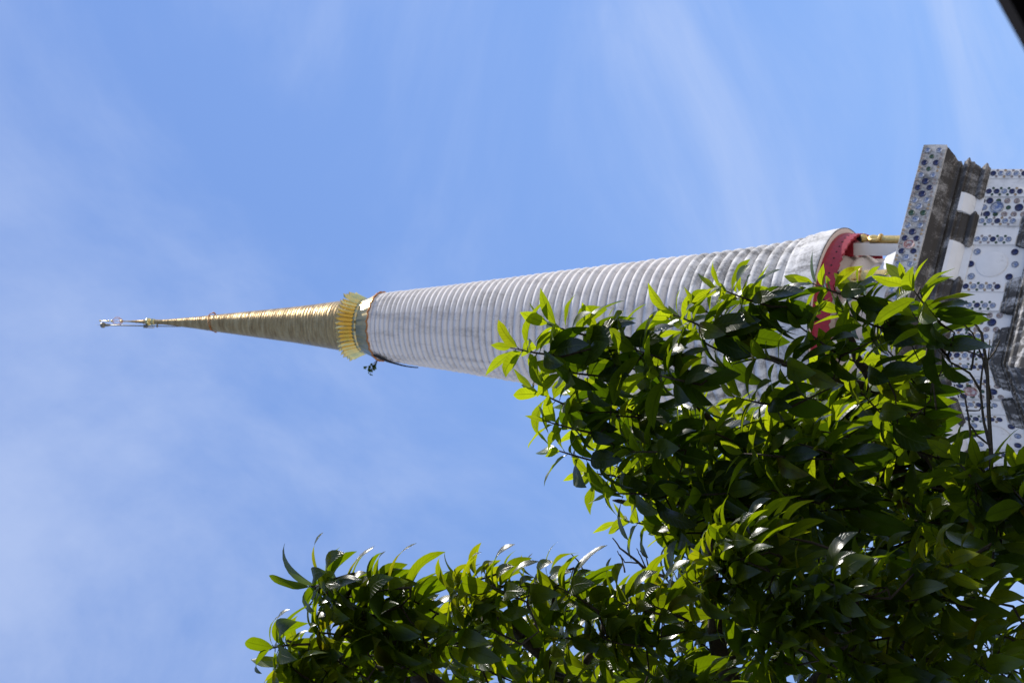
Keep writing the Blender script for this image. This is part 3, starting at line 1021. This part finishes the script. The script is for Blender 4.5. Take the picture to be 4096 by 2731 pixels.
def leaf_geo(base, d, nrm, L_, Wd, droop, fold, wave, twist, tone, nseg=8):
    if rnd.random() < 0.05:
        tone = 1.0 + rnd.uniform(0.3, 1.0)          # an ageing leaf
    """returns verts, faces, uvs: a blade on a short stalk, bending under its own weight"""
    d = d.normalized()
    nrm = (nrm - d * nrm.dot(d))
    nrm = nrm.normalized() if nrm.length > 1e-4 else d.orthogonal().normalized()
    q_ = rnd.uniform(0.72, 1.12)
    L_ *= q_
    Wd *= q_
    p = Vector(base)
    stalk = 0.10 * L_
    vs, uvs, fs = [], [], []
    step = L_ / nseg
    p = p + d * stalk
    ph = rnd.uniform(0, 6.28)
    for i in range(nseg + 1):
        t = i / nseg
        # outline: widest a little below the middle, drawn-out tip
        w = Wd * 0.5 * min(1.0, max(0.0, math.sin(math.pi * min(1, t * 1.04) ** 0.88)) ** 0.72 * 1.04)
        if i == 0:
            w = Wd * 0.06
        if i == nseg:
            w = Wd * 0.012
        side = d.cross(nrm).normalized()
        fo = fold * (1 - 0.5 * t)
        for s, u in ((-1, 0.0), (-0.52, 0.24), (0, 0.5), (0.52, 0.76), (1, 1.0)):
            lift = abs(s) * w * fo
            und = wave * w * abs(s) * math.sin(9 * t + ph + s) 
            vs.append(p + side * (s * w) + nrm * (lift + und))
            uvs.append((u, t))
        g = GRAV - d * GRAV.dot(d)
        d = (d + g * droop * (0.5 + t) / nseg).normalized()
        nrm = (nrm - d * nrm.dot(d)).normalized()
        if twist:
            nrm = (Matrix.Rotation(twist / nseg, 3, d) @ nrm)
        p = p + d * step
    for i in range(nseg):
        for c in range(4):
            fs.append((i * 5 + c, i * 5 + c + 1, (i + 1) * 5 + c + 1, (i + 1) * 5 + c))
    # stalk as a thin three-sided sliver
    b = Vector(base)
    s0 = (vs[2] - b)
    sd = s0.cross(nrm).normalized() * 0.0016
    nn = s0.cross(sd).normalized() * 0.0018
    k = len(vs)
    vs += [b + sd, b - sd, b + nn, vs[2] + sd, vs[2] - sd, vs[2] + nn]
    uvs += [(0.5, 0.0)] * 6
    fs += [(k, k + 1, k + 4, k + 3), (k + 1, k + 2, k + 5, k + 4), (k + 2, k, k + 3, k + 5)]
    return vs, fs, uvs, tone


def leaf_mesh(name, items, mat, origin):
    V, Fc, UV, T = [], [], [], []
    for vs, fs, uvs, tone in items:
        o = len(V)
        V += [v - origin for v in vs]
        Fc += [tuple(i + o for i in f) for f in fs]
        UV += uvs
        T += [tone] * len(vs)
    me = bpy.data.meshes.new(name)
    me.from_pydata([tuple(v) for v in V], [], Fc)
    me.materials.append(mat)
    me.polygons.foreach_set('use_smooth', [True] * len(me.polygons))
    idx = np.empty(len(me.loops), dtype=np.int32)
    me.loops.foreach_get('vertex_index', idx)
    uvl = me.uv_layers.new(name='UVMap')
    uvl.data.foreach_set('uv', np.asarray(UV, dtype=np.float32)[idx].ravel())
    a = me.attributes.new('tone', 'FLOAT', 'POINT')
    a.data.foreach_set('value', np.asarray(T, dtype=np.float32))
    me.update()
    return me


def inside(poly, x, y):
    c = False
    j = len(poly) - 1
    for i in range(len(poly)):
        xi, yi = poly[i]
        xj, yj = poly[j]
        if (yi > y) != (yj > y) and x < (xj - xi) * (y - yi) / (yj - yi) + xi:
            c = not c
        j = i
    return c


def rand_dir():
    while True:
        v = Vector((rnd.uniform(-1, 1), rnd.uniform(-1, 1), rnd.uniform(-1, 1)))
        if 0.05 < v.length < 1:
            return v.normalized()


def pick_largest(leaves, keep=300):
    """which leaves show largest: a coarse depth buffer over the photograph's frame"""
    best, owner = {}, {}
    for i, lf in enumerate(leaves):
        for v in lf[0][:45]:
            r = v - CAM
            z = r.dot(FW)
            x = 2048 + FPX * r.dot(CX) / z
            y = 1365.5 - FPX * r.dot(CY) / z
            if 0 <= x < 4096 and 0 <= y < 2731:
                k = (int(x / 12), int(y / 12))
                if k not in best or z < best[k]:
                    best[k] = z
                    owner[k] = i
    cnt = {}
    for i in owner.values():
        cnt[i] = cnt.get(i, 0) + 1
    return set(sorted(cnt, key=lambda i: -cnt[i])[:keep])


def grow(limbs, tips, shoot_len):
    """connect every shoot to the nearest wood that is already there; returns twig polylines with radii"""
    nodes = []
    for pts, rads in limbs:
        for (p, r), (q, s) in zip(zip(pts, rads), zip(pts[1:], rads[1:])):
            for k in range(6):
                t = k / 6
                nodes.append((p.lerp(q, t), r + (s - r) * t))
        nodes.append((pts[-1], rads[-1]))
    twigs = []
    order = sorted(tips, key=lambda tp: min((tp[0] - nn[0]).length for nn in nodes))
    for tip, d in order:
        foot = tip - d * shoot_len
        b = min(nodes, key=lambda nn: (nn[0] - foot).length + (0.0 if (tip - nn[0]).dot(UP) > 0 else 0.25))
        mid = b[0].lerp(foot, 0.5) + GRAV * 0.03 + rand_dir() * 0.03
        r0 = min(b[1] * 0.8, 0.011)
        twigs.append(([b[0], mid, foot, foot.lerp(tip, 0.5) + rand_dir() * 0.006, tip], [r0, r0 * 0.75, 0.0048, 0.0036, 0.0022]))
        nodes.append((mid, r0 * 0.75))
        nodes.append((foot, 0.0048))
    return twigs


def sample_tips(poly, count, mind, d0, d1, given):
    out = [(x, y) for x, y, *_ in given]
    res = []
    xs = [p[0] for p in poly]
    ys = [p[1] for p in poly]
    tries = 0
    while len(res) < count and tries < 40000:
        tries += 1
        x, y = rnd.uniform(min(xs), max(xs)), rnd.uniform(min(ys), max(ys))
        if not inside(poly, x, y):
            continue
        md = mind * (0.6 if tries > 15000 else 1)
        if any((x - a) ** 2 + (y - b) ** 2 < md * md for a, b in out):
            continue
        out.append((x, y))
        res.append((x, y, rnd.uniform(d0, d1)))
    return res


K = 1.7415          # overview picture to photograph pixels

# ---- champak tree (the upper mass)
root = at(4700, 2750, 12.6)
base = Vector((root.x - 0.25, root.y + 0.2, 0.0))
champ = bpy.data.objects.new('champak_tree', None)
COL.objects.link(champ)
champ.location = base
tag(champ, 'broad-leaved tree with cream flowers in front of the ringed spire', 'tree')
LA = []


def limb(pts, r0, r1):
    P = [at(*p) if len(p) == 3 and p[0] > 50 else Vector(p) for p in pts]
    n_ = len(P)
    LA.append((P, [r0 + (r1 - r0) * i / (n_ - 1) for i in range(n_)]))


fork = (3905, 2040, 12.4)
LA.append(([base, base.lerp(root, 0.4) + Vector((0.06, 0, 0)), root, at(4250, 2380, 12.5), at(*fork)], [0.16, 0.13, 0.085, 0.06, 0.042]))
limb([fork, (3780, 1880, 12.35), (3640, 1735, 12.3), (3520, 1560, 12.2), (3430, 1430, 12.15), (3380, 1290, 12.1), (3340, 1190, 12.05)], 0.034, 0.006)
limb([fork, (3760, 1930, 12.45), (3560, 1890, 12.4), (3250, 1850, 12.5), (2950, 1790, 12.3), (2650, 1720, 12.2), (2400, 1640, 12.1)], 0.032, 0.008)
limb([(3250, 1850, 12.5), (2950, 1960, 12.4), (2650, 2020, 12.3), (2450, 2000, 12.2)], 0.018, 0.007)
limb([(3520, 1560, 12.2), (3250, 1480, 12.1), (3000, 1400, 12.0), (2880, 1250, 11.95)], 0.016, 0.006)
limb([(2950, 1790, 12.3), (2750, 1580, 12.2), (2600, 1430, 12.1)], 0.014, 0.006)
limb([(3640, 1735, 12.3), (3700, 1500, 12.3), (3720, 1300, 12.2), (3680, 1150, 12.1)], 0.014, 0.006)
limb([fork, (3960, 1990, 12.2), (4060, 1900, 12.0)], 0.014, 0.008)
limb([fork, (3700, 2180, 12.6), (3300, 2250, 12.7), (2900, 2230, 12.6)], 0.026, 0.010)

tipsA = [(2035, 1402, 11.8), (2184, 1308, 11.8), (2371, 1327, 11.8), (2500, 1398, 11.7), (2669, 1262, 11.7), (2735, 1330, 11.9), (2855, 1160, 11.7), (2930, 1200, 11.8), (2800, 1245, 11.8), 
         (3030, 1437, 11.6), (3179, 1308, 11.7), (3231, 1140, 11.8), (2216, 1495, 11.8), (2132, 1573, 11.9), (2177, 1696, 11.8), (2203, 1806, 11.8), (2585, 1502, 11.6), (2927, 1599, 11.7),
         (2940, 1825, 11.6), (3173, 1780, 11.6), (2500, 1818, 11.7), (2420, 1420, 12.1), (2380, 1600, 12.0), (2330, 1900, 11.9), (2420, 1985, 11.8), (2480, 2090, 12.0), (2640, 2150, 12.0),
         (3680, 1125, 11.5), (3704, 1250, 11.6), (3404, 1165, 11.8), (3353, 1255, 11.8), (3329, 1418, 11.7), (3598, 1394, 11.8), 
         (3600, 1560, 11.9), (3420, 1560, 11.7), (2760, 1700, 11.8), (3620, 1780, 11.8), (2740, 1990, 11.7), (3050, 1960, 11.8),
         (3800, 1830, 11.5), (3900, 1870, 11.5), (3830, 1960, 11.6), (4040, 1960, 11.4), (3990, 2050, 11.5), (4080, 1850, 11.6), (3930, 2120, 11.6)]
tipsA = [((x + 5 - (70 if 3590 < x < 3790 else 0)) / 1.7415, (y - 12) / 1.7415, d) for x, y, d in tipsA]
polyA = [(2270, 1520), (2480, 1600), (2700, 1700), (3000, 1680), (3300, 1480), (3520, 1420), (3560, 1560), (3600, 1760), (3700, 1920), (4096, 1960), (4096, 2150), (3700, 2250), (3300, 2250), (2800, 2200), (2600, 2080), (2420, 1940), (2290, 1700)]
polyA = [(x / 1.7415, y / 1.7415) for x, y in polyA]
fillA = sample_tips(polyA, 88, 30, 11.85, 12.9, tipsA)
SUNH = sdir.copy()


def tip_points(lst, jitter_dir, ups, spread):
    res = []
    for x, y, dep in lst:
        p = at(x * K, y * K, dep)
        d = (Vector((0, 0, 1)) * ups + jitter_dir(x, y) + rand_dir() * spread).normalized()
        res.append((p, d))
    return res


def dirA(x, y):
    vx, vy = x - 2250, y - 1200
    l = math.hypot(vx, vy) + 1
    return (CX * vx / l - CY * vy / l) * 0.75 + SUNH * 0.15


allA = tip_points(tipsA + fillA, dirA, 0.55, 0.35)
leavesA, flowersA = [], []
for (tip, d) in allA:
    n_ = rnd.randint(14, 18)
    ax1 = d.orthogonal().normalized()
    ax2 = d.cross(ax1)
    g0 = rnd.uniform(0, 6.28)
    for k in range(n_):
        s = k / (n_ - 1)                    # 0: youngest at the tip, 1: oldest
        a = g0 + k * 2.4
        rad = ax1 * math.cos(a) + ax2 * math.sin(a)
        open_ = R(26 + 88 * s ** 0.7 + rnd.uniform(-12, 12))
        ld = d * math.cos(open_) + rad * math.sin(open_) + FW * 0.0
        ld = (ld + SUNH * 0.12 * (1 - s) + GRAV * 0.55 * s).normalized()
        Ln = rnd.uniform(0.135, 0.192) * (0.60 + 0.40 * min(1, s * 2.5))
        Wd = Ln * rnd.uniform(0.36, 0.44)
        upn = d * 0.7 + Vector((0, 0, 0.55)) + SUNH * 0.25 - rad * 0.1 + rand_dir() * 0.35
        tone = max(0.0, min(1.0, 1.0 - 1.3 * s + rnd.uniform(-0.2, 0.25)))
        leavesA.append(leaf_geo(tip - d * (0.008 + 0.16 * s), ld, upn, Ln, Wd, 0.25 + 1.3 * s + rnd.uniform(-0.15, 0.4), rnd.uniform(0.12, 0.4), rnd.uniform(0.0, 0.16), rnd.uniform(-0.5, 0.5), tone))
    if rnd.random() < 0.22:
        flowersA.append((tip, d))

# ---- mango tree (the lower mass)
rootB = at(3300, 3900, 11.4)
baseB = Vector((rootB.x - 0.2, rootB.y + 0.1, 0.0))
mango = bpy.data.objects.new('mango_tree', None)
COL.objects.link(mango)
mango.location = baseB
tag(mango, 'long-leaved glossy tree spreading along the bottom of the picture', 'tree')
LB = []


def limbB(pts, r0, r1):
    P = [at(*p) for p in pts]
    LB.append((P, [r0 + (r1 - r0) * i / (len(P) - 1) for i in range(len(P))]))


LB.append(([baseB, baseB.lerp(rootB, 0.5) + Vector((0.05, 0, 0)), rootB], [0.2, 0.15, 0.1]))
limbB([(3300, 3900, 11.4), (2300, 3100, 11.3), (1720, 2740, 11.2), (1560, 2540, 11.15), (1380, 2420, 11.1), (1230, 2330, 11.1)], 0.06, 0.006)
limbB([(1720, 2740, 11.2), (1400, 2640, 11.2), (1150, 2560, 11.1)], 0.016, 0.006)
limbB([(2300, 3100, 11.3), (2250, 2760, 11.2), (2080, 2540, 11.1), (1880, 2370, 11.05)], 0.03, 0.006)
limbB([(2250, 2760, 11.2), (2400, 2560, 11.2), (2420, 2390, 11.2)], 0.016, 0.006)
limbB([(3300, 3900, 11.4), (3000, 3000, 11.4), (2880, 2600, 11.3), (2850, 2300, 11.2), (2830, 2120, 11.2)], 0.05, 0.007)
limbB([(3000, 3000, 11.4), (3350, 2620, 11.3), (3420, 2420, 11.2), (3380, 2280, 11.1)], 0.03, 0.007)
limbB([(3350, 2620, 11.3), (3650, 2420, 11.4), (3720, 2280, 11.4)], 0.018, 0.007)
limbB([(3000, 3000, 11.4), (3700, 2900, 11.5), (4000, 2600, 11.5)], 0.03, 0.01)
tipsB = [(592, 1448, 11.0), (625, 1480, 11.0), (605, 1530, 11.1), (690, 1310, 11.0), (720, 1345, 11.0), (760, 1310, 11.1), (830, 1320, 11.0), (895, 1325, 11.1), (800, 1380, 11.0), (690, 1410, 11.0), (735, 1470, 11.0),
         (840, 1420, 11.0), (880, 1480, 11.0), (660, 1545, 11.0), (1010, 1330, 10.9), (1040, 1300, 11.0), (1100, 1305, 10.9), (1000, 1410, 10.9), (1080, 1390, 10.9), (1150, 1340, 11.0), (1195, 1300, 11.1),
         (1260, 1310, 11.0), (1310, 1340, 11.1), (1400, 1345, 11.0), (1460, 1345, 11.0), (1240, 1420, 11.0), (1340, 1420, 11.0), (950, 1450, 11.0), (1640, 1200, 11.0), (1590, 1240, 11.0), (1690, 1180, 11.1),
         (1560, 1300, 11.0), (1650, 1300, 11.0), (1790, 1340, 10.9), (1830, 1310, 10.9), (1880, 1300, 10.8), (1930, 1330, 10.9), (1990, 1300, 11.0), (2110, 1275, 10.9), (2150, 1260, 11.0), (2050, 1340, 10.9), (2200, 1330, 11.1),
         (1820, 1420, 10.9), (1920, 1440, 10.9), (1700, 1400, 11.0), (1740, 1190, 11.2)]
tipsB = [(x + 28, y + 40, d) for x, y, d in tipsB]
polyB = [(640, 1510), (720, 1430), (860, 1400), (960, 1440), (1040, 1390), (1200, 1380), (1450, 1400), (1560, 1270), (1700, 1240), (1900, 1320), (2180, 1320), (2200, 1400), (2352, 1470), (2352, 1620), (640, 1640)]
fillB = sample_tips(polyB, 105, 29, 10.9, 12.1, tipsB)


def dirB(x, y):
    vx, vy = -0.85, -0.15
    return (CX * vx - CY * vy) * 0.8 + (CX * (x - 1500) / 1500) * 0.25


allB = tip_points(tipsB + fillB, dirB, 0.3, 0.5)
leavesB = []
for (tip, d) in allB:
    n_ = rnd.randint(12, 16)
    ax1 = d.orthogonal().normalized()
    ax2 = d.cross(ax1)
    g0 = rnd.uniform(0, 6.28)
    young = rnd.random() < 0.22
    for k in range(n_):
        s = k / (n_ - 1)
        a = g0 + k * 2.4
        rad = ax1 * math.cos(a) + ax2 * math.sin(a)
        open_ = R(40 + 60 * s + rnd.uniform(-15, 15))
        ld = (d * math.cos(open_) + rad * math.sin(open_)).normalized()
        Ln = rnd.uniform(0.155, 0.215) * (0.8 if young else 1.0) * (0.75 + 0.25 * min(1, s * 3))
        Wd = Ln * rnd.uniform(0.29, 0.35)
        upn = Vector((0, 0, 0.7)) + d * 0.5 + rad * -0.1 - FW * 0.2 * rnd.random() + rand_dir() * 0.35
        tone = max(0.0, min(1.0, (0.85 if young else 0.22) - 0.2 * s + rnd.uniform(-0.2, 0.3)))
        leavesB.append(leaf_geo(tip - d * (0.005 + 0.06 * s), ld, upn, Ln, Wd, 1.3 + 1.0 * rnd.random(), rnd.uniform(0.08, 0.32), rnd.uniform(0.0, 0.14), rnd.uniform(-0.7, 0.7), tone, 9))


def finish_tree(tree, tbase, limbs, tips, leaves, mat, shoot):
    mb = MB()
    for pts, rads in limbs:
        # smooth the limb with a few interpolated, slightly wandering points
        P, Rr = [], []
        for i in range(len(pts) - 1):
            p0, p1, p2, p3 = pts[max(i - 1, 0)], pts[i], pts[i + 1], pts[min(i + 2, len(pts) - 1)]
            for q in range(5):
                t = q / 5
                c = 0.5 * ((2 * p1) + (p2 - p0) * t + (2 * p0 - 5 * p1 + 4 * p2 - p3) * t * t + (3 * p1 - p0 - 3 * p2 + p3) * t ** 3)
                rr = rads[i] + (rads[i + 1] - rads[i]) * t
                P.append(c + rand_dir() * rr * 0.25 - tbase); Rr.append(rr * rnd.uniform(0.93, 1.1))
        P.append(pts[-1] - tbase); Rr.append(rads[-1] * (0.3 if rads[-1] < 0.012 else 1))
        mb.tube(P, Rr, 9)
    trunk = mb.build('trunk', M['bark'], tree, 'all')
    mb = MB()
    for pts, rads in grow(limbs, tips, shoot):
        mb.tube([p - tbase for p in pts], rads, 5)
    tw = mb.build('twigs', M['bark'], tree, 'all')
    tag(tw, kind='stuff')
    keep = pick_largest(leaves)
    rest = []
    for i, lf in enumerate(leaves):
        if i in keep:
            org = lf[0][2]
            me = leaf_mesh('leaf', [lf], mat, org)
            link('leaf', me, tree, Matrix.Translation(org - tbase))
        else:
            rest.append(lf)
    crown = link('crown', leaf_mesh('crown', rest, mat, tbase), tree)
    tag(crown, kind='stuff')


finish_tree(champ, base, LA, allA, leavesA, M['leaf_a'], 0.20)
finish_tree(mango, baseB, LB, allB, leavesB, M['leaf_b'], 0.14)

# cream star flowers at some shoot tips
for tip, d in flowersA:
    mb = MB()
    ax1 = d.orthogonal().normalized()
    ax2 = d.cross(ax1)
    c0 = tip + rand_dir() * 0.015 - base
    for k in range(8):
        a = k * math.pi / 4 + rnd.uniform(-.2, .2)
        o_ = rnd.uniform(0.5, 1.2)
        dd = (d * math.cos(o_) + (ax1 * math.cos(a) + ax2 * math.sin(a)) * math.sin(o_))
        sd = dd.cross(d + Vector((.01, .02, 0))).normalized() * 0.0035
        l_ = rnd.uniform(.018, .03)
        nn = dd.cross(sd).normalized() * 0.001
        p1 = c0 + dd * l_ * 0.6
        p2 = c0 + dd * l_ + GRAV * 0.006
        mb.add([c0 - sd * .4, c0 + sd * .4, p1 + sd, p2, p1 - sd, p1 + nn * 3], [(0, 1, 2, 5), (5, 2, 3), (5, 3, 4), (0, 5, 4)])
    mb.build('flower', M['petal'], champ)

# dead bare twigs
def bare(lines, dep, r0, parent, pbase):
    mb = MB()
    for ln, (ra, rb) in lines:
        P = [at(x, y, dep + 0.02 * math.sin(x)) + rand_dir() * 0.0015 - pbase for x, y in ln]
        PP, RR = [], []
        for i in range(len(P) - 1):
            for q in range(3):
                PP.append(P[i].lerp(P[i + 1], q / 3) + rand_dir() * 0.0012)
                RR.append(ra + (rb - ra) * (i + q / 3) / (len(P) - 1))
        PP.append(P[-1]); RR.append(rb)
        mb.tube(PP, RR, 6)
    mb.build('bare_twig', M['twig'], parent, 'all')


bare([([(3965, 1990), (3962, 1800), (3952, 1560), (3945, 1440), (3925, 1330), (3905, 1300), (3886, 1283)], (.0085, .003)),
      ([(3966, 1600), (3935, 1440), (3890, 1330), (3840, 1285)], (.004, .0025)),
      ([(3962, 1800), (3935, 1690), (3922, 1560), (3932, 1450), (3943, 1400)], (.006, .002)),
      ([(3922, 1560), (3880, 1490), (3800, 1450), (3750, 1400)], (.005, .002)),
      ([(3882, 1480), (3900, 1400), (3895, 1350), (3872, 1330)], (.004, .002)),
      ([(3950, 1440), (3985, 1400), (3999, 1358)], (.003, .002)),
      ([(3950, 1440), (3900, 1415), (3850, 1400)], (.003, .002)),
      ([(3952, 1440), (3960, 1360)], (.0025, .002)),
      ([(3885, 1800), (3880, 1700), (3862, 1590), (3828, 1553)], (.005, .002)),
      ([(3880, 1700), (3910, 1740), (3950, 1775), (3962, 1780)], (.0035, .004)),
      ([(3862, 1640), (3920, 1640), (3930, 1610)], (.003, .002))], 11.55, 0, champ, base)
bare([([(3745, 1640), (3730, 1540), (3775, 1470), (3776, 1440)], (.004, .002)), ([(3650, 1680), (3720, 1600), (3735, 1420)], (.004, .002))], 11.7, 0, champ, base)
bare([([(2670, 2310), (2590, 2280), (2530, 2230), (2480, 2190), (2450, 2150)], (.006, .002)),
      ([(2590, 2280), (2560, 2220), (2545, 2190)], (.003, .0015)),
      ([(2550, 2250), (2500, 2245), (2480, 2215)], (.003, .0015)),
      ([(2500, 2290), (2490, 2240), (2470, 2200)], (.003, .0015)),
      ([(2600, 2285), (2585, 2230), (2560, 2200)], (.003, .0015)),
      ], 11.6, 0, champ, base)
bare([([(2345, 2310), (2320, 2250), (2285, 2215)], (.0035, .0015))], 11.6, 0, champ, base)
bare([([(3985, 2440), (4000, 2320), (4015, 2310), (4096, 2315), (4150, 2290)], (.004, .003)),
      ([(3970, 2440), (4040, 2380), (4096, 2410), (4160, 2410)], (.004, .003)),
      ([(3930, 2390), (3975, 2330), (3965, 2300)], (.003, .002))], 11.6, 0, champ, base)
